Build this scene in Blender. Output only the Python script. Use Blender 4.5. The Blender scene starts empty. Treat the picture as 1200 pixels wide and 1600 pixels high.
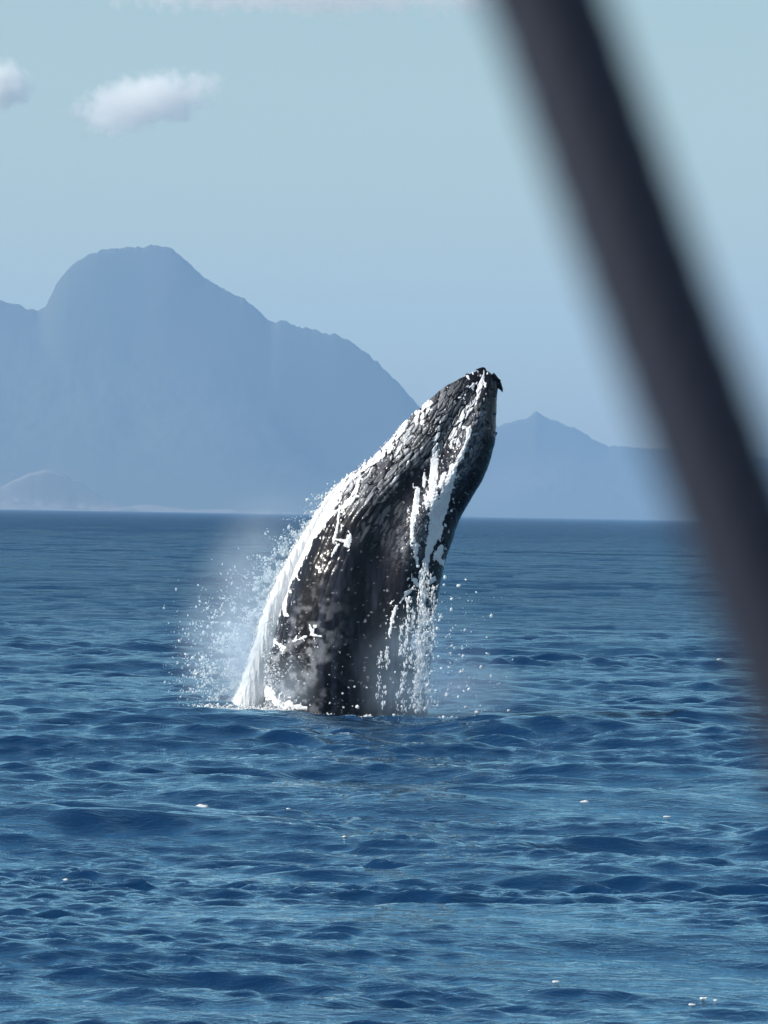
import bpy, math, random
import numpy as np
from mathutils import Matrix, Vector

rng = np.random.default_rng(7)
random.seed(7)
S = bpy.context.scene
COL = S.collection
R = math.radians

# ------------------------------------------------------------------ camera
FPX = 7611.0                    # focal length in pixels of the 1200x1600 photograph
EYE = Vector((0, 0, 3.76))      # on the deck of a small boat
DW = 91.7                       # metres to the whale
ROLL = R(0.95)
PITCH = math.atan(3.0 / FPX)
cam_d = bpy.data.cameras.new('camera')
cam = bpy.data.objects.new('camera', cam_d)
COL.objects.link(cam)
cam_d.sensor_fit = 'VERTICAL'
cam_d.sensor_height = 24
cam_d.lens = 24 * FPX / 1600
cam_d.clip_start = 0.05
cam_d.clip_end = 60000
cam_d.dof.use_dof = True
cam_d.dof.focus_distance = DW
cam_d.dof.aperture_fstop = 9.2
CM = Matrix.Translation(EYE) @ Matrix.Rotation(math.pi/2 + PITCH, 4, 'X') @ Matrix.Rotation(ROLL, 4, 'Z')
cam.matrix_world = CM
S.camera = cam
C3 = np.array(CM.to_3x3())

def at(x, y, Y):
    """world points at depth Y (metres north of the boat) for photograph pixels"""
    x = np.asarray(x, float); y = np.asarray(y, float); Y = np.asarray(Y, float)
    d = np.stack([(x-600)/FPX, -(y-800)/FPX, -np.ones_like(x)*1.0], -1) @ C3.T
    k = Y / d[..., 1]
    return d*k[..., None] + np.array(EYE)

# ------------------------------------------------------------------ light
SUN_DIR = Vector((-0.78, -0.17, 0.58)).normalized()     # towards the sun
el = math.asin(SUN_DIR.z); az = math.atan2(SUN_DIR.x, SUN_DIR.y)
W = bpy.data.worlds.new('World'); S.world = W; W.use_nodes = True
nt = W.node_tree; nt.nodes.clear()
sky = nt.nodes.new('ShaderNodeTexSky'); sky.sky_type = 'NISHITA'; sky.sun_disc = False
sky.sun_elevation = el; sky.sun_rotation = az
sky.altitude = 0; sky.air_density = 1.0; sky.dust_density = 1.5; sky.ozone_density = 1.0
bg = nt.nodes.new('ShaderNodeBackground'); bg.inputs['Strength'].default_value = 0.090
wo = nt.nodes.new('ShaderNodeOutputWorld')
tint = nt.nodes.new('ShaderNodeMix'); tint.data_type = 'RGBA'; tint.blend_type = 'MULTIPLY'
tint.inputs[0].default_value = 1.0; tint.inputs[7].default_value = (1.15, 1.17, 1.0, 1)
nt.links.new(sky.outputs[0], tint.inputs[6]); nt.links.new(tint.outputs[2], bg.inputs[0]); nt.links.new(bg.outputs[0], wo.inputs[0])
sd = bpy.data.lights.new('sun', 'SUN'); sd.energy = 4.5; sd.angle = R(0.5); sd.color = (1, 0.96, 0.91)
sun = bpy.data.objects.new('sun', sd); COL.objects.link(sun)
sun.rotation_euler = SUN_DIR.to_track_quat('Z', 'Y').to_euler()
S.view_settings.view_transform = 'Standard'; S.view_settings.look = 'None'
S.view_settings.exposure = 0.50; S.view_settings.gamma = 1; S.view_settings.use_curve_mapping = False
S.render.engine = 'CYCLES'
S.cycles.use_denoising = True
S.cycles.max_bounces = 12; S.cycles.volume_bounces = 10; S.cycles.transparent_max_bounces = 16
S.cycles.volume_step_rate = 1.0; S.cycles.volume_max_steps = 256
HAZE_DENSITY = 0.70e-4
HAZE_COLOR = (0.40, 0.66, 1.0, 1)

# ------------------------------------------------------------------ helpers
def tag(o, label=None, cat=None, group=None, kind=None):
    if label: o['label'] = label
    if cat: o['category'] = cat
    if group: o['group'] = group
    if kind: o['kind'] = kind
    return o

def mesh(name, V, F, mat=None, parent=None, smooth=True, attrs=None):
    """V (n,3) array, F (m,3|4) int array"""
    V = np.ascontiguousarray(V, np.float32); F = np.ascontiguousarray(F, np.int32)
    me = bpy.data.meshes.new(name)
    n = F.shape[1]
    me.vertices.add(len(V)); me.vertices.foreach_set('co', V.ravel())
    me.loops.add(F.size); me.loops.foreach_set('vertex_index', F.ravel())
    me.polygons.add(len(F)); me.polygons.foreach_set('loop_start', np.arange(len(F), dtype=np.int32)*n)
    try: me.polygons.foreach_set('loop_total', np.full(len(F), n, np.int32))
    except Exception: pass
    me.update(calc_edges=True)
    if smooth: me.polygons.foreach_set('use_smooth', np.ones(len(F), bool))
    for k, a in (attrs or {}).items():
        at_ = me.attributes.new(k, 'FLOAT', 'POINT'); at_.data.foreach_set('value', np.ascontiguousarray(a, np.float32).ravel())
    if mat: me.materials.append(mat)
    o = bpy.data.objects.new(name, me); COL.objects.link(o)
    if parent: o.parent = parent
    return o

def grid_faces(nr, nc, wrap=False):
    i = np.arange(nr-1)[:, None]; j = np.arange(nc if wrap else nc-1)[None, :]
    j2 = (j+1) % nc
    return np.stack([i*nc+j, i*nc+j2, (i+1)*nc+j2, (i+1)*nc+j], -1).reshape(-1, 4)

def _h(ix, iy, s):
    h = (ix.astype(np.int64)*374761393 + iy.astype(np.int64)*668265263 + s*974634777) & 0xffffffff
    h = ((h ^ (h >> 13))*1274126177) & 0xffffffff
    h = ((h ^ (h >> 16))*2246822519) & 0xffffffff
    return ((h ^ (h >> 15)) & 0xffffff)/16777216.0

def vnoise(x, y, s=0):
    xi = np.floor(x); yi = np.floor(y); fx = x-xi; fy = y-yi
    xi = xi.astype(np.int64); yi = yi.astype(np.int64)
    fx = fx*fx*(3-2*fx); fy = fy*fy*(3-2*fy)
    a = _h(xi, yi, s); b = _h(xi+1, yi, s); c = _h(xi, yi+1, s); d = _h(xi+1, yi+1, s)
    return (a*(1-fx)+b*fx)*(1-fy) + (c*(1-fx)+d*fx)*fy

def fbm(x, y, s=0, o=4, g=0.5):
    r = 0; a = 1; t = 0
    for k in range(o):
        r = r + a*vnoise(x*2**k + 17.3*k, y*2**k + 5.1*k, s+k); t += a; a *= g
    return r/t                       # 0..1

def voronoi(x, y, s=0):
    """F1, F2 and the random number of the nearest cell"""
    xi = np.floor(x).astype(np.int64); yi = np.floor(y).astype(np.int64)
    f1 = np.full(x.shape, 9.0); f2 = f1.copy(); cid = np.zeros(x.shape)
    for dx in (-1, 0, 1):
        for dy in (-1, 0, 1):
            cx = xi+dx; cy = yi+dy
            px = cx+_h(cx, cy, s); py = cy+_h(cx, cy, s+11)
            d = np.hypot(px-x, py-y); r = _h(cx, cy, s+23)
            n = d < f1
            f2 = np.where(n, f1, np.minimum(f2, d)); cid = np.where(n, r, cid); f1 = np.where(n, d, f1)
    return f1, f2, cid

def sstep(a, b, x):
    t = np.clip((x-a)/(b-a), 0, 1); return t*t*(3-2*t)

# ------------------------------------------------------------------ materials
class NT:
    def __init__(s, name):
        s.m = bpy.data.materials.new(name); s.m.use_nodes = True; s.t = s.m.node_tree; s.t.nodes.clear()
        s.out = s.t.nodes.new('ShaderNodeOutputMaterial')
    def n(s, typ, **kw):
        q = s.t.nodes.new(typ)
        for k, v in kw.items():
            if k.startswith('_'): setattr(q, k[1:], v)
            else: s.set(q, k, v)
        return q
    def set(s, q, k, v):
        k = int(k[1:]) if k[0] == 'i' and k[1:].isdigit() else k.replace('_', ' ')
        inp = q.inputs[k]
        if isinstance(v, bpy.types.NodeSocket): s.t.links.new(v, inp)
        else: inp.default_value = v
    def math(s, op, a, b=None, clamp=False):
        q = s.n('ShaderNodeMath', _operation=op, _use_clamp=clamp); s.set(q, 'i0', a)
        if b is not None: s.set(q, 'i1', b)
        return q.outputs[0]
    def mix(s, f, a, b):
        q = s.n('ShaderNodeMix', _data_type='RGBA')
        s.set(q, 'i0', f); s.set(q, 'i6', a); s.set(q, 'i7', b); return q.outputs[2]
    def ramp(s, f, stops):
        q = s.n('ShaderNodeValToRGB', Fac=f); e = q.color_ramp.elements
        while len(e) < len(stops): e.new(0.5)
        for el_, (p, c) in zip(e, stops):
            el_.position = p; el_.color = c if len(c) == 4 else (*c, 1)
        return q.outputs[0]
    def coord(s, scale=(1, 1, 1)):
        tc = s.n('ShaderNodeTexCoord'); mp = s.n('ShaderNodeMapping', Vector=tc.outputs['Object'], Scale=scale)
        return mp.outputs[0]

def mat_water():
    k = NT('sea_water')
    p = k.coord((0.55, 1.0, 1))
    n1 = k.n('ShaderNodeTexNoise', Vector=p, Scale=5.0, Detail=4.0, Roughness=0.65, Distortion=0.8)
    n2 = k.n('ShaderNodeTexNoise', Vector=k.coord((0.05, 0.035, 1)), Scale=1.0, Detail=3.0, Roughness=0.6)
    col = k.mix(n2.outputs[0], (0.0016, 0.016, 0.056, 1), (0.0026, 0.027, 0.080, 1))
    bump = k.n('ShaderNodeBump', Strength=1.0, Distance=0.030, Height=n1.outputs[0])
    # beyond the reach of the mesh the metre-long waves live in the material
    n3 = k.n('ShaderNodeTexNoise', Vector=k.coord((0.6, 1.0, 1)), Scale=0.45, Detail=4.0, Roughness=0.6)
    tc = k.n('ShaderNodeTexCoord'); ln = k.n('ShaderNodeVectorMath', _operation='LENGTH', i0=tc.outputs['Object'])
    fr = k.n('ShaderNodeMapRange', i0=ln.outputs['Value'], i1=90.0, i2=900.0, i3=0.0, i4=1.0)
    bump2 = k.n('ShaderNodeBump', Strength=fr.outputs[0], Distance=1.1, Height=n3.outputs[0], Normal=bump.outputs[0])
    # ruffled water never mirrors fully: the facets one sees are those tilted towards one
    fz = k.n('ShaderNodeFresnel', IOR=1.333, Normal=bump2.outputs[0])
    cap = k.n('ShaderNodeMapRange', i0=ln.outputs['Value'], i1=50.0, i2=200.0, i3=1.42, i4=0.50)
    fac = k.math('MULTIPLY', fz.outputs[0], cap.outputs[0], clamp=True)
    dif = k.n('ShaderNodeBsdfDiffuse', Color=col, Normal=bump2.outputs[0])
    glo = k.n('ShaderNodeBsdfGlossy', Color=(0.62, 0.88, 1.0, 1), Roughness=0.05, Normal=bump2.outputs[0])
    b = k.n('ShaderNodeMixShader', i0=fac, i1=dif.outputs[0], i2=glo.outputs[0])
    k.t.links.new(b.outputs[0], k.out.inputs[0]); return k.m

def mat_skin():
    k = NT('wet_whale_skin')
    a = k.n('ShaderNodeAttribute', _attribute_name='grey')
    g = k.n('ShaderNodeAttribute', _attribute_name='blue')
    n1 = k.n('ShaderNodeTexNoise', Vector=k.coord((1, 1, 0.5)), Scale=7.0, Detail=6.0, Roughness=0.65)
    base = k.mix(n1.outputs[0], (0.002, 0.002, 0.004, 1), (0.007, 0.0072, 0.012, 1))
    base = k.mix(g.outputs['Fac'], base, (0.022, 0.026, 0.042, 1))
    col = k.mix(a.outputs['Fac'], base, (0.56, 0.57, 0.61, 1))
    n3 = k.n('ShaderNodeTexNoise', Vector=k.coord((1, 1, 0.6)), Scale=16.0, Detail=4.0, Roughness=0.6)
    bump = k.n('ShaderNodeBump', Strength=0.2, Distance=0.015, Height=n3.outputs[0])
    rough = k.math('MULTIPLY_ADD', n1.outputs[0], 0.3)
    b = k.n('ShaderNodeBsdfPrincipled', Base_Color=col, Roughness=0.20, IOR=1.34, Normal=bump.outputs[0])
    b.inputs['Specular IOR Level'].default_value = 0.3
    k.t.links.new(b.outputs[0], k.out.inputs[0]); return k.m

def mat_foam(name, col, rough=0.45, trans=0.0):
    k = NT(name)
    n = k.n('ShaderNodeTexNoise', Vector=k.coord(), Scale=9.0, Detail=4.0)
    c = k.mix(n.outputs[0], tuple(x*0.85 for x in col)+(1,), tuple(min(1, x*1.06) for x in col)+(1,))
    bump = k.n('ShaderNodeBump', Strength=0.5, Distance=0.02, Height=n.outputs[0])
    b = k.n('ShaderNodeBsdfPrincipled', Base_Color=c, Roughness=rough, IOR=1.33, Normal=bump.outputs[0])
    t = k.n('ShaderNodeBsdfTranslucent', Color=c)
    m = k.n('ShaderNodeMixShader', i0=trans, i1=b.outputs[0], i2=t.outputs[0])
    k.t.links.new(m.outputs[0], k.out.inputs[0]); return k.m

def mat_land(name, c1, c2, c3, scale):
    k = NT(name)
    n1 = k.n('ShaderNodeTexNoise', Vector=k.coord(), Scale=scale, Detail=8.0, Roughness=0.6)
    n2 = k.n('ShaderNodeTexNoise', Vector=k.coord((1, 1, 0.4)), Scale=scale*0.22, Detail=5.0)
    a = k.mix(n1.outputs[0], c1, c2)
    rock = k.ramp(n2.outputs[0], [(0.52, (0, 0, 0)), (0.64, (1, 1, 1))])
    c = k.mix(rock, a, c3)
    b = k.n('ShaderNodeBsdfPrincipled', Base_Color=c, Roughness=0.9)
    k.t.links.new(b.outputs[0], k.out.inputs[0]); return k.m

M_water = mat_water(); M_skin = mat_skin()
M_foam = mat_foam('white_water', (0.92, 0.93, 0.94), 0.35, 0.40)
M_run = mat_foam('running_white_water', (0.78, 0.78, 0.80), 0.4, 0.1)
M_drop = mat_foam('water_drops', (0.80, 0.88, 0.93), 0.2, 0.45)

# ------------------------------------------------------------------ whale body parameters (used by the sea too)
PAIRS = np.array([
 (758,578,763,580),(751,578,769,585),(742,581,776,597),(725,590,777,618),(694,606,776,650),(673,623,775,678),(650,643,769,706),
 (630,663,760,736),(610,688,750,759),(590,708,736,780),(562,732,723,802),(537,752,714,822),(514,784,706,846),
 (495,818,699,868),(478,855,693,890),(460,893,687,915),(446,930,682,942),(435,965,679,970),(426,1010,676,1010),
 (416,1060,672,1060),(410,1110,668,1110),(405,1200,664,1200),(410,1300,660,1300),(450,1400,625,1400),(500,1450,570,1450)], float)

# ------------------------------------------------------------------ sea: one sheet from the boat to past the mountains
def sea_waves():
    waves = []
    N = 110
    lam = np.exp(np.linspace(math.log(0.22), math.log(12.0), N))
    r = np.random.default_rng(21)
    for i, L in enumerate(lam):
        L *= r.uniform(0.96, 1.04)
        th = r.normal(0.10, 0.50)
        sl = (0.056 if L < 0.5 else 0.040)*(1.0 if L < 0.8 else (0.8/L)**0.72)
        waves.append((L, th, sl*L/(2*math.pi), r.uniform(0, 6.28)))
    for L, th, a in ((34, 0.35, 0.07), (23, -0.3, 0.05), (61, 0.1, 0.16)):
        waves.append((L, th, a, r.uniform(0, 6.28)))
    for L, th in ((7.3, 0.5), (9.1, -0.45), (11.7, 0.2), (15.0, -0.15), (19.0, 0.42), (27.0, -0.05)):
        waves.append((L, th, 0.020*L/(2*math.pi), r.uniform(0, 6.28)))
    return waves
WAVES = sea_waves()

def sea_surface(x, y, cell):
    """displaced point of the sea at rest position x, y; waves shorter than the mesh can carry fade out"""
    z = np.zeros_like(x); dx = np.zeros_like(x); dy = np.zeros_like(x)
    gust = 0.62 + 0.85*fbm(x/26, y/42, 5, 3)
    bands = [np.clip((fbm(x/(sc*2.2)+9*i, y/sc, 300+i*7, 2)-0.27)*3.4, 0.25, 1.9) for i, sc in enumerate((1.3, 3.0, 7.0, 15.0))]
    for L, th, a, ph in WAVES:
        k = 2*math.pi/L; kx = k*math.sin(th); ky = k*math.cos(th)
        f = np.clip((L/cell-1.7)/2.0, 0, 1)
        b_ = 0 if L < 0.6 else 1 if L < 1.4 else 2 if L < 3.5 else 3
        A = a*f*(gust*bands[b_] if L < 9 else 1.0)
        p = kx*x+ky*y+ph
        c = np.cos(p); s = np.sin(p)
        z += A*c; q = 0.8*A
        dx -= q*math.sin(th)*s; dy -= q*math.cos(th)*s
    # the water humps up in front of the whale it is pouring off
    wx, wy = (540-600)/FPX*DW, DW
    z += -0.10*np.exp(-((x-wx-0.95)/2.3)**2-((y-wy+4.5)/9)**2) + 0.05*np.exp(-((x-wx+2.2)/1.6)**2-((y-wy+3.0)/1.5)**2) - 0.06*np.exp(-((x-wx)/2.5)**2-((y-wy)/2.5)**2)
    return x+dx, y+dy, z

def radii():
    r = [5.0]
    while r[-1] < 13000:
        d = r[-1]
        st = 0.010 if d < 30 else 0.0017 if d < 150 else 0.0017*(d/150)**0.62
        r.append(d*(1+st))
    return np.array(r)
RR = radii()
fine = np.arange(-0.100, 0.1001, 0.00066)
side = 0.1+np.cumsum(np.geomspace(0.0015, 0.22, 46)); side = side[side < math.pi-0.05]
TH = np.concatenate([-side[::-1], fine, side])
rr, tt = np.meshgrid(RR, TH, indexing='ij')
X = rr*np.sin(tt); Y = rr*np.cos(tt)
dth = np.gradient(TH); dr = np.gradient(RR)
cell = np.maximum(rr*dth[None, :], dr[:, None]*np.ones_like(tt)*0.9)
sx, sy, sz = sea_surface(X, Y, cell)
far = np.clip((rr-9000)/3000, 0, 1); sz *= 1-far
V = np.stack([sx, sy, sz], -1).reshape(-1, 3)
F = grid_faces(len(RR), len(TH), wrap=True)
nV = len(V)
V = np.vstack([V, [[0, 0, 0]]])
# inner disc under the boat, as degenerate-free quads made of pairs of triangles is not needed: a fan
sea = mesh('sea', V, F, M_water)
me = sea.data
cap = mesh('water', np.vstack([V[:len(TH)], [[0, 0, -0.05]]]),
           np.stack([np.arange(len(TH)), (np.arange(len(TH))+1) % len(TH), np.full(len(TH), len(TH))], -1), M_water)
import bmesh
bm = bmesh.new(); bm.from_mesh(me)
bm.free()
tag(sea, kind='structure', label='choppy deep blue sea reaching to the horizon')
tag(cap, kind='structure', label='patch of deep blue sea right under the boat')
print('sea quads', len(F))

# ------------------------------------------------------------------ far land
def land(name, prof, Yr, depth_k, mat, seed, bump, x0, x1, nx=1500, ny=71, rough=0.065, label=None):
    px = np.linspace(x0, x1, nx)
    py = np.interp(px, [p[0] for p in prof], [p[1] for p in prof])
    P = at(px, py, np.full_like(px, Yr))
    top = np.maximum(P[:, 2], 0)
    m = Yr/FPX
    xw = P[:, 0]
    kk = np.hanning(9); kk /= kk.sum(); top = np.convolve(np.pad(top, 4, 'edge'), kk, 'valid')
    t = np.concatenate([np.linspace(-1, 0, ny-12), np.linspace(0, 1, 13)[1:]])                      # -1 shore in front, 0 ridge, 1 back
    depth = depth_k*top.max()
    TT, XX = np.meshgrid(t, xw, indexing='ij')
    Yw = Yr + TT*depth + 0*XX
    base = 1-np.abs(TT)
    sh = 0.35*base + 0.65*base**1.9
    kb = np.hanning(161); kb /= kb.sum(); er = np.pad(top, 70, 'edge'); er = np.lib.stride_tricks.sliding_window_view(er, 141).min(-1); low_ = np.convolve(np.pad(er, 80, 'edge'), kb, 'valid')
    wr = np.exp(-((1-base)/0.10)**2)
    H = (top[None, :]*wr+low_[None, :]*(1-wr)*0.97)*sh
    g = fbm(XX/(0.35*top.max()), Yw/(0.45*top.max()), seed+9, 6, 0.55)-0.5
    edge = base*(1-base)*4
    ridge = bump*m*5*(fbm(XX/(7*m), Yw/(9*m), seed, 4, 0.6)-0.5)*np.clip(top/(12*m), 0, 1)[None, :]*np.exp(-(TT*70)**2)
    H = H + g*rough*4*np.minimum(top[None, :], H+10)*edge
    H = np.where(base < 0.02, -4, H-2*(base < 0.05))
    # keep every point below the sight line to its ridge
    lim = (top[None, :]-EYE.z)*Yw/Yr*np.where(TT == 0, 1, 0.985)+EYE.z; lim = lim
    H = np.where(np.abs(TT) < 1e-6, top[None, :], np.minimum(H, lim))+ridge
    o = mesh(name, np.stack([XX*(Yw/Yr), Yw, H], -1).reshape(-1, 3), grid_faces(ny, nx), mat)
    tag(o, label=label, kind='structure'); return o

M_forest = mat_land('forested_rock', (0.028, 0.036, 0.024, 1), (0.05, 0.058, 0.04, 1), (0.05, 0.05, 0.042, 1), 0.02)
M_granite = mat_land('bare_granite', (0.10, 0.095, 0.09, 1), (0.17, 0.16, 0.15, 1), (0.04, 0.05, 0.03, 1), 0.04)
M_sand = mat_land('pale_sand', (0.5, 0.45, 0.38, 1), (0.55, 0.5, 0.42, 1), (0.5, 0.45, 0.4, 1), 0.03)

big = [(-1400,806),(-1100,740),(-800,640),(-500,560),(-300,500),(-120,452),(-60,452),(0,469),(30,477),(60,487),(68,484),(80,460),(88,443),(105,420),(120,408),(145,394),(180,388),
       (215,386),(240,383),(262,386),(280,396),(300,415),(320,434),(345,449),(380,466),(400,482),(418,498),(424,505),(440,500),
       (460,508),(490,516),(528,524),(545,533),(570,550),(600,575),(625,600),(650,629),(685,668),(700,730),(712,806),(900,812)]
land('mountain', big, 12000, 1.5, M_forest, 31, 2.0, -1400, 900, label='tall hazy blue mountain with a rounded rocky dome top', nx=900, ny=120)
right = [(520,806),(600,760),(680,700),(740,675),(770,668),(790,662),(805,657),(818,655),(828,651),(838,640),(848,650),(856,655),(875,660),(895,668),(915,680),(950,697),(975,697),
         (1000,700),(1045,701),(1100,707),(1200,716),(1400,740),(1700,790),(1900,822)]
land('mountain', right, 14300, 1.3, M_forest, 47, 1.6, 520, 1900, nx=750, ny=81, label='lower paler hill with a small pointed peak behind the whale')
foot = [(-300,770),(-120,742),(-40,752),(0,762),(18,752),(45,740),(72,733),(100,741),(135,760),(165,779),(195,792),(228,788),(258,791),(300,797),(350,795),(420,799),(480,803),(620,806)]
land('foothill', foot, 10200, 1.2, M_granite, 63, 1.0, -300, 620, nx=450, ny=51, rough=0.16, label='pale bare rock headland low on the shore below the mountain')

# ------------------------------------------------------------------ haze
hz = NT('haze_air')
pv = hz.n('ShaderNodeVolumePrincipled')
pv.inputs['Color'].default_value = HAZE_COLOR
pv.inputs['Density'].default_value = HAZE_DENSITY
pv.inputs['Density Attribute'].default_value = ''
pv.inputs['Anisotropy'].default_value = 0.0
hz.t.links.new(pv.outputs[0], hz.out.inputs['Volume'])
try: hz.m.cycles.homogeneous_volume = True
except Exception: pass
b0 = Vector((-15500, -13500, -9)); b1 = Vector((15500, 16500, 700))
bv = [(x, y, z) for x in (b0.x, b1.x) for y in (b0.y, b1.y) for z in (b0.z, b1.z)]
haze = mesh('haze', bv, [(0,1,3,2),(4,6,7,5),(0,4,5,1),(2,3,7,6),(0,2,6,4),(1,5,7,3)], hz.m, smooth=False)
tag(haze, label='thin blue sea haze in front of the mountains', kind='stuff')

# ------------------------------------------------------------------ whale
NV, NU = 700, 300
seg = np.zeros(len(PAIRS)); cen = (PAIRS[:, :2]+PAIRS[:, 2:])/2
seg[1:] = np.cumsum(np.hypot(*(np.diff(cen, axis=0).T)))
tv = np.concatenate([np.linspace(0, seg[5], 120)[:-1], np.linspace(seg[5], seg[20]+15, NV-160)[:-1], np.linspace(seg[20]+15, seg[-1], 41)])
NV = len(tv)
def cr(x, xp, fp):
    """smooth interpolation (Catmull-Rom tangents)"""
    m = np.gradient(fp, xp)
    i = np.clip(np.searchsorted(xp, x)-1, 0, len(xp)-2)
    h = xp[i+1]-xp[i]; t = (x-xp[i])/h
    return (2*t**3-3*t**2+1)*fp[i]+(t**3-2*t**2+t)*h*m[i]+(-2*t**3+3*t**2)*fp[i+1]+(t**3-t**2)*h*m[i+1]
L_ = np.stack([cr(tv, seg, PAIRS[:, k]) for k in range(4)], -1)
cx, cy = (L_[:, 0]+L_[:, 2])/2, (L_[:, 1]+L_[:, 3])/2
wx, wy = (L_[:, 2]-L_[:, 0])/2, (L_[:, 3]-L_[:, 1])/2
half = np.hypot(wx, wy)
# angle: 0 = right edge, 90 deg = towards the camera, 180 = left edge; dense on the camera's side
ua = np.concatenate([np.linspace(-8, 188, 262)[:-1], np.linspace(188, 352, 40)[:-1]])*math.pi/180
NU = len(ua)
CA, SA = np.cos(ua), np.sin(ua)
PXX = cx[:, None]+wx[:, None]*CA[None, :]; PXY = cy[:, None]+wy[:, None]*CA[None, :]
mpp = DW/FPX
dep = (half*mpp)[:, None]*np.where(SA > 0, 0.86, 0.95)[None, :]*SA[None, :]
# a keel-like fold where throat meets jaw: the front is pushed out along a line left of the right edge
tl = (tv/seg[20])[:, None]
ridge_u = np.interp(tl[:, 0], [0, .1, .3, .5, .7, 1.0], [1.2, 1.15, 1.1, 1.05, 0.95, 0.9])[:, None]
rid = np.exp(-((ua[None, :]-ridge_u)/0.22)**2)*(half*mpp)[:, None]*0.16
val = np.exp(-((ua[None, :]-ridge_u-0.55)/0.25)**2)*(half*mpp)[:, None]*0.11
dep = dep+rid-val
frontmask = sstep(-0.05, 0.12, SA)[None, :]*np.ones_like(PXX)

# --- features in the plane of the body, in photograph pixels
def stroke_mask(PX, PY, pts, w, nz, seed, rag=0.5):
    """soft distance mask of a ragged stroke; w single or per point"""
    d = np.full(PX.shape, 1e3)
    w = np.broadcast_to(np.asarray(w, float), (len(pts),))
    for (a, b, wa, wb) in zip(pts[:-1], pts[1:], w[:-1], w[1:]):
        ax, ay = a; bx, by = b
        L2 = (bx-ax)**2+(by-ay)**2+1e-6
        t = np.clip(((PX-ax)*(bx-ax)+(PY-ay)*(by-ay))/L2, 0, 1)
        q = np.hypot(PX-ax-t*(bx-ax), PY-ay-t*(by-ay))/(wa+(wb-wa)*t)
        d = np.minimum(d, q)
    return 1.0-d+(nz-0.5)*2*rag

nz_c = fbm(PXX/5.5, PXY/14, 3, 4); nz_f = fbm(PXX/2.8, PXY/6.5, 8, 3)
NZ = 0.5*nz_c+0.5*nz_f
white = np.full(PXX.shape, -1.0)
FL_ = fbm(PXX/3.0, PXY/6.0, 120, 2)
STROKES = [
 ([(755,588),(749,605),(745,622)], [3,5,3], .45), ([(745,622),(733,640),(722,650),(720,660)], [4,7,6,3], .9),
 ([(739,601),(738,609)], [3,3], .3), ([(717,623),(724,624)], [3,3], .3), ([(731,589),(733,594)], [3,2], .3),
 ([(725,650),(718,668),(733,672),(729,690),(720,712),(708,733)], [4,3,4,3,4,3], .6),
 ([(716,660),(706,690),(704,700)], [3,4,4], .9), ([(712,690),(716,695)], [5,5], .7),
 ([(684,668),(682,685),(679,702)], [4,5.5,5], .25), ([(679,702),(678,733),(676,760),(674,780)], [7,8,8,9], .5),
 ([(674,780),(681,800),(682,820),(676,840),(671,850)], [12,13,13,11,8], .75), ([(671,850),(666,870),(664,885),(658,908)], [7,7,6,5], .4),
 ([(707,733),(700,755),(690,778)], [7,8,8], .9), ([(694,742),(688,760)], [5,5], .9), ([(697,776),(694,800),(690,812)], [6,5,4], .6),
 ([(653,764),(650,785),(647,808),(643,838),(646,845)], [4,6,5,4,4], .35), ([(650,850),(648,862),(652,880)], [4,3,4], .9),
 ([(663,740),(662,760)], [3,4], .6),
 ([(690,855),(682,870),(690,880)], [6,6,4], 1.0), ([(658,908),(664,925),(660,945),(659,970)], [5,5,6,6], .8),
 ([(645,905),(655,915),(678,903)], [4,5,4], 1.1), ([(632,925),(640,920),(625,940)], [3,3,2], .8), ([(619,945),(612,965),(609,987)], [3,3.5,3], .7),
 ([(659,975),(650,990),(644,1002)], [5,5,5], .9), ([(659,990),(676,994),(684,996)], [3,3,2], .7), ([(645,955),(642,980)], [2.5,2], .5),
 ([(648,1005),(656,1025),(653,1045),(658,1060)], [6,6,5,4], .9), ([(658,1030),(678,1046)], [2,1.5], .3), ([(650,1070),(668,1072)], [4,4], 1.0),

 # upper left: broken sheets running off the throat
 ([(673,630),(664,635)], [6,5], .5), ([(660,641),(652,645),(650,662)], [4,5,4], .45), ([(660,645),(659,662)], [4,4], .3), ([(668,640),(669,648)], [3,3], .2),
 ([(637,660),(625,675),(615,690)], [5,5,5], .5), ([(630,672),(618,692)], [3,4], .6), ([(612,690),(600,706),(590,714)], [7,9,8], .6),
 ([(600,708),(615,700)], [5,4], .6), ([(614,705),(611,722)], [3,3], .3), ([(625,700),(620,716)], [2.5,2.5], .4), ([(640,680),(628,700)], [2.5,3], .6),
 ([(590,716),(572,733),(550,745)], [7,8,6], 1.0), ([(565,738),(560,760),(540,790)], [4,5,4], 1.1), ([(538,757),(525,772),(510,795)], [10,11,11], .7),
 ([(522,780),(505,808),(490,835)], [10,10,8], .5), ([(560,775),(540,793),(535,800)], [4,4,3], .8), ([(540,790),(515,806),(503,808)], [3,5,6], .6),
 ([(531,800),(527,830),(522,848)], [3,3,2], .5), ([(546,840),(540,852)], [6,6], 1.2), ([(524,842),(545,846)], [3,4], .8), ([(530,850),(518,868)], [3,2], .6),
 ([(510,803),(508,818)], [2.5,2], .4),
 ([(484,838),(470,872),(455,900)], [10,9,8], .3), ([(450,905),(440,925),(446,960)], [9,9,3], .5), ([(440,930),(428,975)], [7,6], .6),
 ([(470,985),(462,1000),(480,992)], [2,2.5,2], 1.3), ([(486,975),(490,990),(503,992)], [3,3,2], .7),
 ([(425,1000),(445,1010)], [4,3], 1.3), ([(418,1080),(440,1097),(480,1102)], [12,7,4], 1.2),
]
for pts, w, rag in STROKES:
    q_ = stroke_mask(PXX, PXY, pts, np.asarray(w)*0.9, NZ, 0, rag+0.25)
    white = np.maximum(white, q_)
    near = stroke_mask(PXX, PXY, pts, np.asarray(w)*1.0+8, NZ, 0, 0.1)
    white = np.maximum(white, np.where(near > 0, (FL_-0.69)*5, -1))
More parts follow.
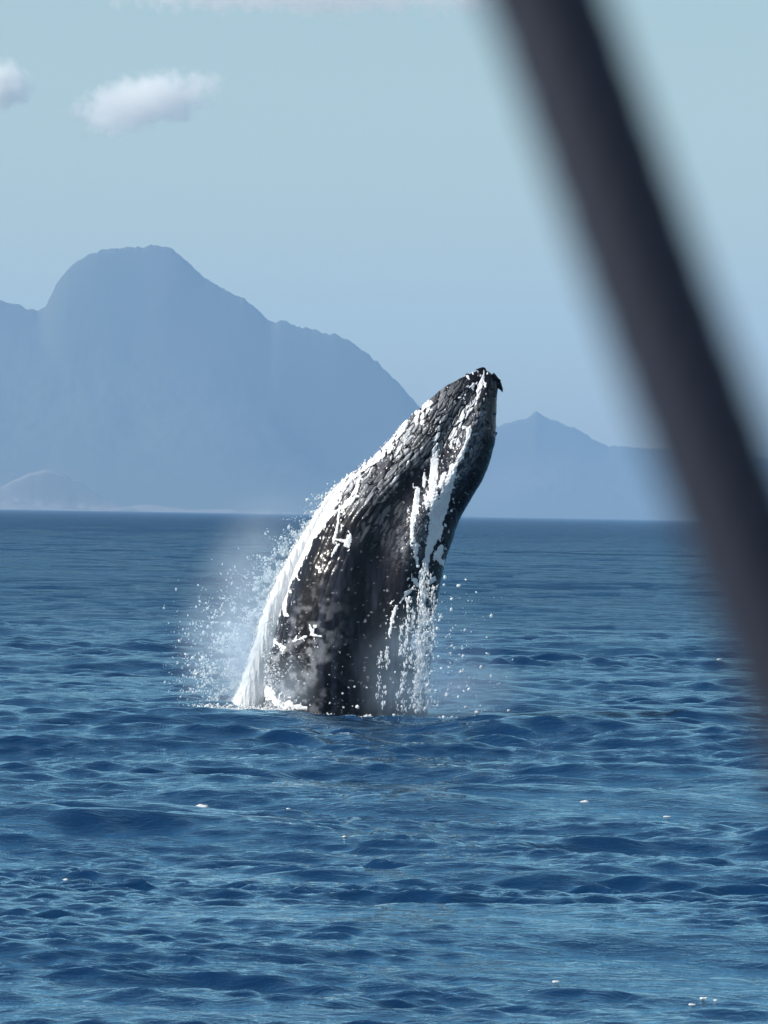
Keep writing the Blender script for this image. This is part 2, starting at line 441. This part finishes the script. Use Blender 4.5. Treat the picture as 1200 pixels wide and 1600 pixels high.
# broken patches along the lit throat
ax_ang = np.arctan2(np.gradient(cy), np.gradient(cx))[:, None]      # direction of the body axis
s_al = tv[:, None]+0*PXX; s_ac = CA[None, :]*half[:, None]
f1, f2, cid = voronoi(s_ac/6.0+1.0*fbm(s_ac/9, s_al/14, 40, 2), s_al/25.0+0.7*fbm(s_ac/9, s_al/12, 41, 2), 50)
crack = f2-f1
throat = sstep(0.02, 0.12, tl)*(1-sstep(0.40, 0.52, tl))*sstep(0.0, 0.35, -CA[None, :]+np.interp(tl[:, 0], [0, .2, .32, .5], [.45, .35, -0.15, -0.35])[:, None]+0.5*(nz_c-.5))*frontmask
midb = sstep(0.38, 0.45, tl)*(1-sstep(0.52, 0.58, tl))*np.exp(-((CA[None, :]+0.25)/0.45)**2)*frontmask*0.6
cells = sstep(0.06, 0.22, crack)
grey = cells*throat*(0.10+0.75*cid**1.3)*np.interp(tl, [0, .16, .26], [.25, .4, 1])
# between the white lines of the jaw: grey torn skin
jaw = np.exp(-((ua[None, :]-1.12)/0.26)**2)*(1-sstep(0.5, 0.62, tl))*sstep(0.05, 0.12, tl)*frontmask
f1b, f2b, cidb = voronoi(s_ac/5.0+1.2*nz_c, s_al/9.0+1.2*nz_f, 77)
grey = np.maximum(grey, sstep(0.05, 0.2, f2b-f1b)*jaw*0.42*cidb)
grey = np.maximum(grey, sstep(0.1, 0.3, crack)*midb*0.35*cid**2)
# pale mottling low on the left flank, scattered specks elsewhere
low = sstep(0.62, 0.85, tl)*sstep(-0.1, 0.7, -CA[None, :])*frontmask
mott = sstep(0.44, 0.74, fbm(PXX/12, PXY/13, 90, 4))
grey = np.maximum(grey, low*mott*0.36)
speck = sstep(0.80, 0.86, fbm(PXX/5, PXY/5, 95, 2))
grey = np.maximum(grey, speck*0.30*(1-0.5*frontmask*0))
back = 1-frontmask
grey = np.maximum(grey, back*cells*0.35*cid**2*(1-sstep(0.4, 0.6, tl)))
blue = sstep(0.45, 0.65, fbm(PXX/9, PXY/90, 99, 3))*sstep(0.45, 0.8, tl)*frontmask*0.8
blue = np.maximum(blue, jaw*0.6)

P = at(PXX, PXY, np.full(PXX.shape, DW))
P[..., 1] = DW - dep
# relief along the body: throat pleats and lumps
gu = (P - np.roll(P, 1, axis=1)); gv = np.gradient(P, axis=0)
N = np.cross(np.gradient(P, axis=1), gv); N /= (np.linalg.norm(N, axis=-1, keepdims=True)+1e-9)
cenw = P.mean(axis=1, keepdims=True)
N *= np.sign((N*(P-cenw)).sum(-1, keepdims=True))
fadetip = sstep(0.0, 0.06, tl)
pleat = np.abs(np.sin(ua[None, :]*26+3.0*fbm(s_ac/40, s_al/60, 4, 2)))**0.6
white = white-0.9*(1-sstep(0.03, 0.16, crack))*throat
region = (sstep(0.3, 0.8, -CA[None, :]+0.35))*(1-sstep(0.75, 0.95, tl))
disp = fadetip*(0.020*(cells-0.7)*throat + 0.020*(pleat-0.7)*region*(0.4+0.6*(1-sstep(.45,.6,tl))) + 0.05*(fbm(PXX/22, PXY/30, 60, 4)-0.5) + 0.022*(nz_f-0.5)*(0.25+0.75*(throat+jaw).clip(0,1)) + 0.012*(sstep(0.05, .2, f2b-f1b)-.6)*jaw)
P = P+N*disp[..., None]
whale = bpy.data.objects.new('whale', None); COL.objects.link(whale)
whale.location = at(540, 1110, DW).tolist()
tag(whale, 'black humpback whale breaching nose up out of the blue sea', 'whale')
IM = np.array(whale.location)
def wpart(name, Vw, Fw, mat, attrs=None, label=None, kind=None):
    o = mesh(name, np.asarray(Vw)-IM, Fw, mat, whale, attrs=attrs)
    if label: o['label'] = label
    if kind: o['kind'] = kind
    return o
Fb = grid_faces(NV, NU, wrap=True)
wpart('body', P.reshape(-1, 3), Fb, M_skin, {'grey': grey.ravel(), 'blue': blue.ravel()})

def blob(c, s, axis=None, sub=2, nz=0.15, seed=0, pull=0):
    """irregular rounded lump"""
    bmx = bmesh.new(); bmesh.ops.create_icosphere(bmx, subdivisions=sub, radius=1)
    v = np.array([q.co[:] for q in bmx.verts]); f = np.array([[q.index for q in p.verts] for p in bmx.faces]); bmx.free()
    r = np.random.default_rng(seed)
    ph = r.uniform(0, 6, 3)
    n = np.sin(v[:, 0]*3+ph[0])*np.sin(v[:, 1]*3+ph[1])*np.sin(v[:, 2]*3.4+ph[2])
    v = v*(1+nz*n[:, None])*np.asarray(s)
    return v, f
# the knobs on the snout
def hookpart(name, pts, rad, yoff=-0.12, label=None):
    """tapered bent knob along pixel points"""
    pts = np.array(pts, float); n = 26; m = 14
    t = np.linspace(0, 1, n); ti = np.linspace(0, 1, len(pts))
    px = cr(t, ti, pts[:, 0]); py = cr(t, ti, pts[:, 1]); r = np.interp(t, np.linspace(0, 1, len(rad)), rad)*mpp
    c = at(px, py, np.full(n, DW)); c[:, 1] += yoff
    T = np.gradient(c, axis=0); T /= np.linalg.norm(T, axis=1, keepdims=True)
    A = np.array([0, 1.0, 0]); B = np.cross(T, A); B /= np.linalg.norm(B, axis=1, keepdims=True)
    a = np.linspace(0, 2*np.pi, m, endpoint=False)
    rn = r[:, None]*(1+0.12*np.sin(3*a+t[:, None]*9))
    vv = c[:, None, :]+rn[..., None]*(np.cos(a)[None, :, None]*B[:, None, :]+np.sin(a)[None, :, None]*A*1.25)
    return wpart(name, vv.reshape(-1, 3), grid_faces(n, m, True), M_skin, {'grey': np.zeros(n*m), 'blue': np.zeros(n*m)}, label)
hookpart('tubercle', [(743,578),(750,577),(756,577),(757,583),(758,590)], [0.3,2.2,3.2,4,3], -0.02)
hookpart('tubercle', [(768,586),(775,592),(781,594.5),(782.5,594)], [5,3.6,1.6,0.3], -0.05)
hookpart('tubercle', [(772,594),(779,601),(783,607),(785,613)], [6,5,3,0.3], 0.02)
hookpart('tubercle', [(768,680),(773,678),(777,676)], [5,4,.6], 0.0)
hookpart('tubercle', [(733,590),(730,586),(728,584)], [5,3,.6], 0.0)
for (x, y, s) in ((746,640,3),(752,665,3.4),(757,690,3),(751,716,3.4),(741,742,3),(756,640,2.4),(762,660,2.6),(733,600,3),(720,612,2.6),(716,780,2.6)):
    # small knobs standing on the dark side of the head
    i = np.argmin(np.where(SA[None, :] > 0.02, np.hypot(PXX-x, PXY-y), 1e9)); i, j = np.unravel_index(i, PXX.shape)
    v, f = blob(0, (s*mpp*1.1,)*3, sub=2, seed=int(x))
    wpart('tubercle', v+P[i, j], f, M_skin, {'grey': np.full(len(v), .02), 'blue': np.zeros(len(v))})

# white water running down the whale: a raised skin of water over the body grid
wz = np.clip(white, -1, 1)*frontmask
hgt = 0.015*np.sqrt(np.clip(wz, 0, 1))+0.012*sstep(0, 0.3, wz)*(nz_c-0.3)
PW = P+N*(hgt-0.012*(wz <= 0.01))[..., None]
keep = (wz > -0.02).ravel()
Fk = Fb[keep[Fb].all(axis=1)]
used = np.unique(Fk); remap = np.zeros(NV*NU, int); remap[used] = np.arange(len(used))
run = mesh('running_water', PW.reshape(-1, 3)[used], remap[Fk], M_run)
tag(run, 'white streaks of water running down the dark whale', kind='stuff')

# ------------------------------------------------------------------ splash
ICO = {}
def ico(sub):
    if sub not in ICO:
        b = bmesh.new(); bmesh.ops.create_icosphere(b, subdivisions=sub, radius=1)
        ICO[sub] = (np.array([q.co[:] for q in b.verts]), np.array([[q.index for q in p.verts] for p in b.faces])); b.free()
    return ICO[sub]
def drops(name, c, s, mat, sub=1, label=None, seed=1, stretch=1.6, vert=1.0, cat=None, group=None, kind='stuff'):
    """many small irregular lumps of water in one mesh; c (n,3), s (n,) radii"""
    v, f = ico(sub); n = len(c); r = np.random.default_rng(seed)
    k = 1+0.35*r.uniform(-1, 1, (n, len(v), 1))
    sc = np.stack([r.uniform(.7, stretch, n), r.uniform(.7, stretch, n), r.uniform(.7, stretch, n)], -1)
    q = r.normal(size=(n, 3, 3)); Q = np.linalg.qr(q)[0]
    P_ = (v[None]*k*sc[:, None, :])@Q
    P_[..., 2] *= vert
    P_ = P_*s[:, None, None]+c[:, None, :]
    F_ = (f[None]+(np.arange(n)*len(v))[:, None, None]).reshape(-1, 3)
    o = mesh(name, P_.reshape(-1, 3), F_, mat)
    tag(o, label=label, kind=kind, cat=cat, group=group); return o

# outer and inner edge of the curtain of water falling off the back
ys = [738,760,785,808,853,899,949,1008,1067,1104,1130]
xo = [549,524,504,490,461,435,413,396,376,361,355]
xi = [552,532,512,500,481,460,440,428,420,416,414]
ny_, nx_ = 300, 50
yy = np.linspace(738, 1128, ny_); xo_ = np.interp(yy, ys, xo); xi_ = np.interp(yy, ys, xi)
U = np.linspace(-1, 1, nx_)
XX = xo_[:, None]*(1-(U+1)/2)+(xi_+4)[:, None]*((U+1)/2)
YY = yy[:, None]+0*XX
thick = (xi_-xo_+6)[:, None]*mpp*0.5*np.sqrt(np.clip(1-U**2, 0, 1))[None, :]
rough_ = fbm(XX/3+3, YY/22, 7, 4)-0.5
edge_n = (fbm(YY/7+XX/9, XX/5, 12, 4)-0.5)*8*np.clip((1-U)/2, 0, 1)[None, :]**2
def curtain(sign):
    Pc = at(XX+edge_n, YY, np.full(XX.shape, DW)); Pc[..., 1] = DW+0.1-sign*(thick+0.07*rough_*np.sqrt(np.clip(1-U**2, 0, 1))[None, :]); return Pc
Pa = curtain(1); Pb = curtain(-1)
Vc = np.concatenate([Pa.reshape(-1, 3), Pb.reshape(-1, 3)]); Fc = grid_faces(ny_, nx_)
cur = mesh('white_water', Vc, np.concatenate([Fc, Fc[:, ::-1]+ny_*nx_]), M_foam)
tag(cur, 'bright white sheet of water pouring off the left side of the whale', kind='stuff')

# drops torn off it to the left
n = 15000
yq = 740+(1110-740)*rng.beta(2.2, 1.3, n)
xoq = np.interp(yq, ys, xo)
off = rng.exponential(1.0, n)*np.interp(yq, [740, 850, 950, 1100], [5, 14, 26, 36])
clump = fbm(xoq-off+yq*0.3, yq/1.0, 3, 1)
cl = fbm((xoq-off)/9, yq/8, 33, 3)
xq = xoq-off+4
size = (0.0026+0.009*rng.random(n)**5)*(0.6+1.3*sstep(.4, .7, cl))
k = (cl > 0.40) & (xq > 255)
Pd = at(xq, yq, DW+np.abs(rng.normal(0, 0.6, n))+0.3)
drops('spray', Pd[k], size[k], M_drop, 1, 'white water drops flying off the left side of the whale', 5, 2.2, vert=1.25)
# crumbs along the lit edge
n = 1500
yq = rng.uniform(640, 1106, n); xe = np.interp(yq, np.r_[640, 690, 732, ys[1:]], np.r_[652, 603, 558, xo[1:]])
xq = xe+rng.normal(0, 2.2, n)+np.where(yq < 740, 3, 0)
keep_ = (yq > 735) | (rng.random(n) < 0.35)
Pd = at(xq, yq, DW+np.abs(rng.normal(0, 0.2, n))+0.15)
drops('spray', Pd[keep_], (0.005+0.016*rng.random(n)**3)[keep_], M_foam, 1, 'white crumbs of spray along the lit edge of the whale', 6, 1.6)
# right side
n = 1500
yq = 1112-230*rng.beta(1.1, 2.2, n); xq = 668+rng.normal(8, 34, n)+rng.exponential(16, n)
cl = fbm(xq/8, yq/8, 71, 3)
k = (cl > 0.5) & (xq > 600) & (xq < 815)
Pd = at(xq, yq, DW-1.75+rng.normal(0, 0.4, n))
drops('spray', Pd[k], (0.004+0.022*rng.random(n)**5)[k], M_drop, 1, 'fine white drops hanging on the right side of the whale', 8, 2.0)
# broken streams falling down the right side of the body
n = 4300
xs_ = np.concatenate([rng.normal(661, 6, 11), rng.uniform(638, 690, 8), rng.uniform(598, 640, 5)])
ii = rng.integers(0, len(xs_), n); vq = rng.beta(1.3, 1.2, n)
yq = 880+vq*232; lean = (yq-880)*-0.05
xq = xs_[ii]+lean+rng.normal(0, 2.0, n)+5*fbm(ii*5.0, yq/26, 277, 3)-2.5
cl = fbm(ii*3.1, yq/20, 271, 3)
k = (cl > 0.46) & (yq > 880+np.abs(xs_[ii]-664)*2.2)
Pd = at(xq, yq, DW-1.75+rng.normal(0, 0.10, n))
drops('spray', Pd[k], (0.004+0.012*rng.random(n)**3)[k], M_foam, 1, 'broken white streams falling down the right side of the whale', 29, 1.6, vert=2.6)

# foam where the whale stands in the water
n = 9000
xw_ = np.where(rng.random(n) < 0.7, rng.normal(-2.25, 0.75, n), rng.normal(-0.3, 1.3, n)); yw_ = DW-1.45+rng.normal(0, 0.5, n)
k = (fbm(xw_/0.35, yw_/0.6, 61, 4) > np.interp(xw_, [-3.6, -3.0, -2.3, -1.2, 0, 2], [.64, .50, .36, .46, .50, .55])) & (xw_ > -3.8) & (xw_ < 2.3)
xw_, yw_ = xw_[k], yw_[k]; n = len(xw_)
fx_, fy_, fz_ = sea_surface(xw_, yw_, np.full(n, 0.17))
fz_ += np.abs(rng.normal(0, 1, n))*np.interp(xw_, [-3.5, -2.6, -1.6, -0.8], [0.01, 0.06, 0.04, 0.012])
drops('foam', np.stack([fx_, fy_, fz_], -1), 0.006+0.016*rng.random(n)**2, M_foam, 1, 'white foam boiling on the water at the left foot of the whale', 9, 1.5)
n = 1500
xq = 412+rng.exponential(26, n); yq = 1106-np.abs(rng.normal(0, 52, n))
cl = fbm(xq/11, yq/14, 171, 4)
k = (cl > 0.50) & (xq < 640)
Pd = at(xq, yq, DW-1.55-np.clip((xq-400)/150, 0, 1)*0.25+rng.normal(0, 0.1, n))
drops('spray', Pd[k], (0.004+0.012*rng.random(n)**3)[k], M_foam, 1, 'fine white spray in front of the foot of the whale', 19, 1.8)

# single bright splashes that one can count
def fleck(px, py, w, yoff=0.0, seed=0, where='water'):
    hz_ = 803+(px-600)*0.0166
    Yd = FPX*EYE.z/max(py-hz_, 3) if where == 'water' else DW-1.9
    m = Yd/FPX; r = np.random.default_rng(seed)
    k = r.integers(3, 6)
    c0 = at(px, py, Yd)
    if where == 'water': c0[2] = float(sea_surface(np.array([c0[0]]), np.array([c0[1]]), np.array([0.1]))[2][0])+0.01
    c = np.stack([c0[0]+r.uniform(-1, 1, k)*w*m*0.22, c0[1]+r.uniform(-1, 1, k)*w*m*0.12, c0[2]+r.uniform(0, 1, k)*w*m*0.14], -1)
    o = drops('water_splash', c-c0, w*m*r.uniform(0.30, 0.48, k), M_foam, 2, None, seed, 1.5, kind=None)
    o.location = c0.tolist(); o.scale = (1.7, 1.2, 0.6) if where == 'water' else (1, 1, 1)
    return o
FL = [(316,1249,9,'small white splash on the open water below and left of the whale'),(913,1250,6,'small white splash spurting up on the open water at lower right'),
      (533,1371,5,'tiny white splash low in the middle of the foreground water'),(540,1290,4,'tiny white splash on the water directly below the whale'),
      (1042,1261,5,'tiny white splash on the water right of the spurting one'),(1082,1547,5,'leftmost of three white splashes near the bottom right corner'),
      (1100,1544,6,'middle one of three white splashes near the bottom right corner'),(1118,1546,5,'rightmost of three white splashes near the bottom right corner'),
      (15,1041,5,'small white splash on the water at the far left edge'),(127,1085,5,'small white splash between left edge and the spray'),
      (103,1358,5,'faint white splash low on the left of the foreground'),(1124,1035,6,'small white splash beside the dark blurred line'),
      (870,1520,5,'faint white crest low in the foreground right of the middle'),(452,1247,4,'tiny white crest below the foot of the whale')]
for i, (x, y, w, lab) in enumerate(FL):
    tag(fleck(x, y, w, seed=100+i), lab, 'splash', 'white splashes scattered over the open water')
DR = [(308,1053,5,'bright lone drop at the left rim of the spray'),(795,1111,5,'bright lone drop farthest right of the whale'),(720,1050,6,'large bright drop right of the foot of the whale'),
      (753,1043,6,'bright drop out to the right above the other low drops'),(745,1113,6,'bright drop just above the water right of the whale'),(728,1106,5,'smaller drop left of the low bright one'),
      (664,1108,5,'bright drop in front of the right foot of the whale'),(558,1105,5,'white drop before the dark foot of the whale'),(668,1071,6,'white drop above the right foot of the whale'),
      (699,1087,6,'blurry white drop in the mist right of the whale')]
for i, (x, y, w, lab) in enumerate(DR):
    tag(fleck(x, y, w, seed=200+i, where='air'), lab, 'water drop', 'large drops thrown up around the whale')

# ------------------------------------------------------------------ mist
def mist(name, c, s, dens, label, seed, nscale=2.0, tone=(0.82, 0.91, 1, 1)):
    k = NT(name+'_air')
    tc = k.n('ShaderNodeTexCoord')
    ln = k.n('ShaderNodeVectorMath', _operation='LENGTH', i0=tc.outputs['Object'])
    fall = k.math('SUBTRACT', 1.0, ln.outputs['Value'], clamp=True)
    fall = k.math('POWER', fall, 1.4)
    ns = k.n('ShaderNodeTexNoise', Vector=tc.outputs['Object'], Scale=nscale, Detail=3.0, _noise_dimensions='4D', W=float(seed))
    nn = k.math('SUBTRACT', ns.outputs[0], 0.30, clamp=True)
    nn = k.math('MULTIPLY', nn, 3.0)
    d = k.math('MULTIPLY', fall, nn); d = k.math('MULTIPLY', d, dens)
    pv = k.n('ShaderNodeVolumePrincipled'); pv.inputs['Color'].default_value = tone
    pv.inputs['Density Attribute'].default_value = ''; pv.inputs['Anisotropy'].default_value = 0.3
    k.t.links.new(d, pv.inputs['Density']); k.t.links.new(pv.outputs[0], k.out.inputs['Volume'])
    v, f = ico(3)
    o = mesh(name, v*1.02, f, k.m); o.scale = s; o.location = c.tolist(); tag(o, label, kind='stuff'); return o
m_ = mpp
c = at(728, 1080, DW-1.2); mist('mist', c, (110*m_, 0.8, 66*m_), 1.6, 'thin mist skirting the water right of the whale', 17, tone=(0.8, 0.9, 1, 1))
c = at(388, 1020, DW+0.1); o = mist('mist', c, (62*m_, 0.8, 150*m_), 1.4, 'dense white mist hugging the falling sheet of water', 11); o.rotation_euler = (0, R(12), 0)
c = at(448, 1075, DW-1.75); mist('mist', c, (62*m_, 0.35, 62*m_), 3.0, 'white mist low in front of the left foot of the whale', 13)
c = at(372, 985, DW+0.3); o = mist('mist', c, (115*m_, 1.0, 185*m_), 1.4, 'pale mist of fine spray drifting left of the whale', 3); o.rotation_euler = (0, R(15), 0)
c = at(405, 860, DW+0.6); o = mist('mist', c, (95*m_, 0.9, 130*m_), 0.55, 'faint high veil of mist above the left spray', 5); o.rotation_euler = (0, R(28), 0)
c = at(672, 1055, DW-1.9); mist('mist', c, (135*m_, 0.7, 130*m_), 1.5, 'pale mist low around the right foot of the whale', 7, tone=(0.60, 0.80, 1, 1))

# ------------------------------------------------------------------ clouds, far beyond the haze
def cloud(px, py, wpx, hpx, dens, label, seed, Yc=26000.0, rot=0.0, cut=0.42):
    k = NT('cloud_vapour')
    tc = k.n('ShaderNodeTexCoord')
    ln = k.n('ShaderNodeVectorMath', _operation='LENGTH', i0=tc.outputs['Object'])
    fall = k.math('SUBTRACT', 1.0, ln.outputs['Value'], clamp=True)
    fall = k.math('POWER', fall, 0.8)
    mp = k.n('ShaderNodeMapping', Vector=tc.outputs['Object'], Scale=(wpx/hpx, 1, 1))
    ns = k.n('ShaderNodeTexNoise', Vector=mp.outputs[0], Scale=2.1, Detail=8.0, Roughness=0.6, _noise_dimensions='4D', W=float(seed))
    d = k.math('MULTIPLY', ns.outputs[0], 1.0)
    d = k.math('ADD', d, k.math('MULTIPLY', fall, 0.55))
    d = k.math('SUBTRACT', d, cut+0.22, clamp=True)
    d = k.math('MULTIPLY', d, dens)
    pv = k.n('ShaderNodeVolumePrincipled'); pv.inputs['Color'].default_value = (1, 0.99, 0.965, 1)
    pv.inputs['Density Attribute'].default_value = ''; pv.inputs['Anisotropy'].default_value = 0.1
    k.t.links.new(d, pv.inputs['Density']); k.t.links.new(pv.outputs[0], k.out.inputs['Volume'])
    v, f = ico(3); m = Yc/FPX
    o = mesh('cloud', v*1.02, f, k.m); c = at(px, py, Yc)
    o.location = c.tolist(); o.scale = (wpx*m/2, wpx*m/3, hpx*m/2); o.rotation_euler = (0, rot, 0)
    tag(o, label, 'cloud', 'small clouds over the mountain'); return o
cloud(225, 160, 290, 112, 0.03, 'white cloud with a flat slanting base above the mountain dome', 2, rot=R(-12))
cloud(0, 134, 128, 104, 0.06, 'smaller white cloud cut off by the left edge of the photo', 9)
cloud(480, -22, 900, 100, 0.010, 'long thin grey cloud streak along the very top', 14, Yc=27000.0)

# ------------------------------------------------------------------ rigging line close to the camera, out of focus
kl = NT('dark_rope')
wv = kl.n('ShaderNodeTexWave', Vector=kl.coord(), Scale=40.0, Distortion=2.0)
cc = kl.mix(wv.outputs['Fac'], (0.004, 0.005, 0.020, 1), (0.008, 0.007, 0.018, 1))
bb = kl.n('ShaderNodeBsdfPrincipled', Base_Color=cc, Roughness=0.6)
kl.t.links.new(bb.outputs[0], kl.out.inputs[0])
lp = [(520,-900),(690,-400),(862,0),(934,200),(1005,400),(1080,600),(1155,800),(1232,1000),(1300,1180),(1450,1600),(1700,2400)]
n = 200; m = 32
tp = np.linspace(0, 1, n); ti = np.linspace(0, 1, len(lp))
yv = np.array([p[1] for p in lp], float); xv = np.array([p[0] for p in lp], float)
ypx = np.linspace(yv[0], yv[-1], n); xpx = cr(ypx, yv, xv)
YD = 1.0
c = at(xpx-8, ypx, np.full(n, YD))
T = np.gradient(c, axis=0); T /= np.linalg.norm(T, axis=1, keepdims=True)
A = np.array([0, 1.0, 0]); B = np.cross(T, A)
a = np.linspace(0, 2*np.pi, m, endpoint=False)
rr_ = (186/2*YD/FPX)*(1+0.02*np.sin(6*a[None, :]+np.arange(n)[:, None]*1.2))
vv = c[:, None, :]+rr_[..., None]*(np.cos(a)[None, :, None]*B[:, None, :]+np.sin(a)[None, :, None]*A)
ln_ = mesh('rigging_line', vv.reshape(-1, 3)-c[n//2], grid_faces(n, m, True), kl.m)
ln_.location = c[n//2].tolist()
tag(ln_, 'thick dark rigging line slanting blurred across the right side', 'rope')
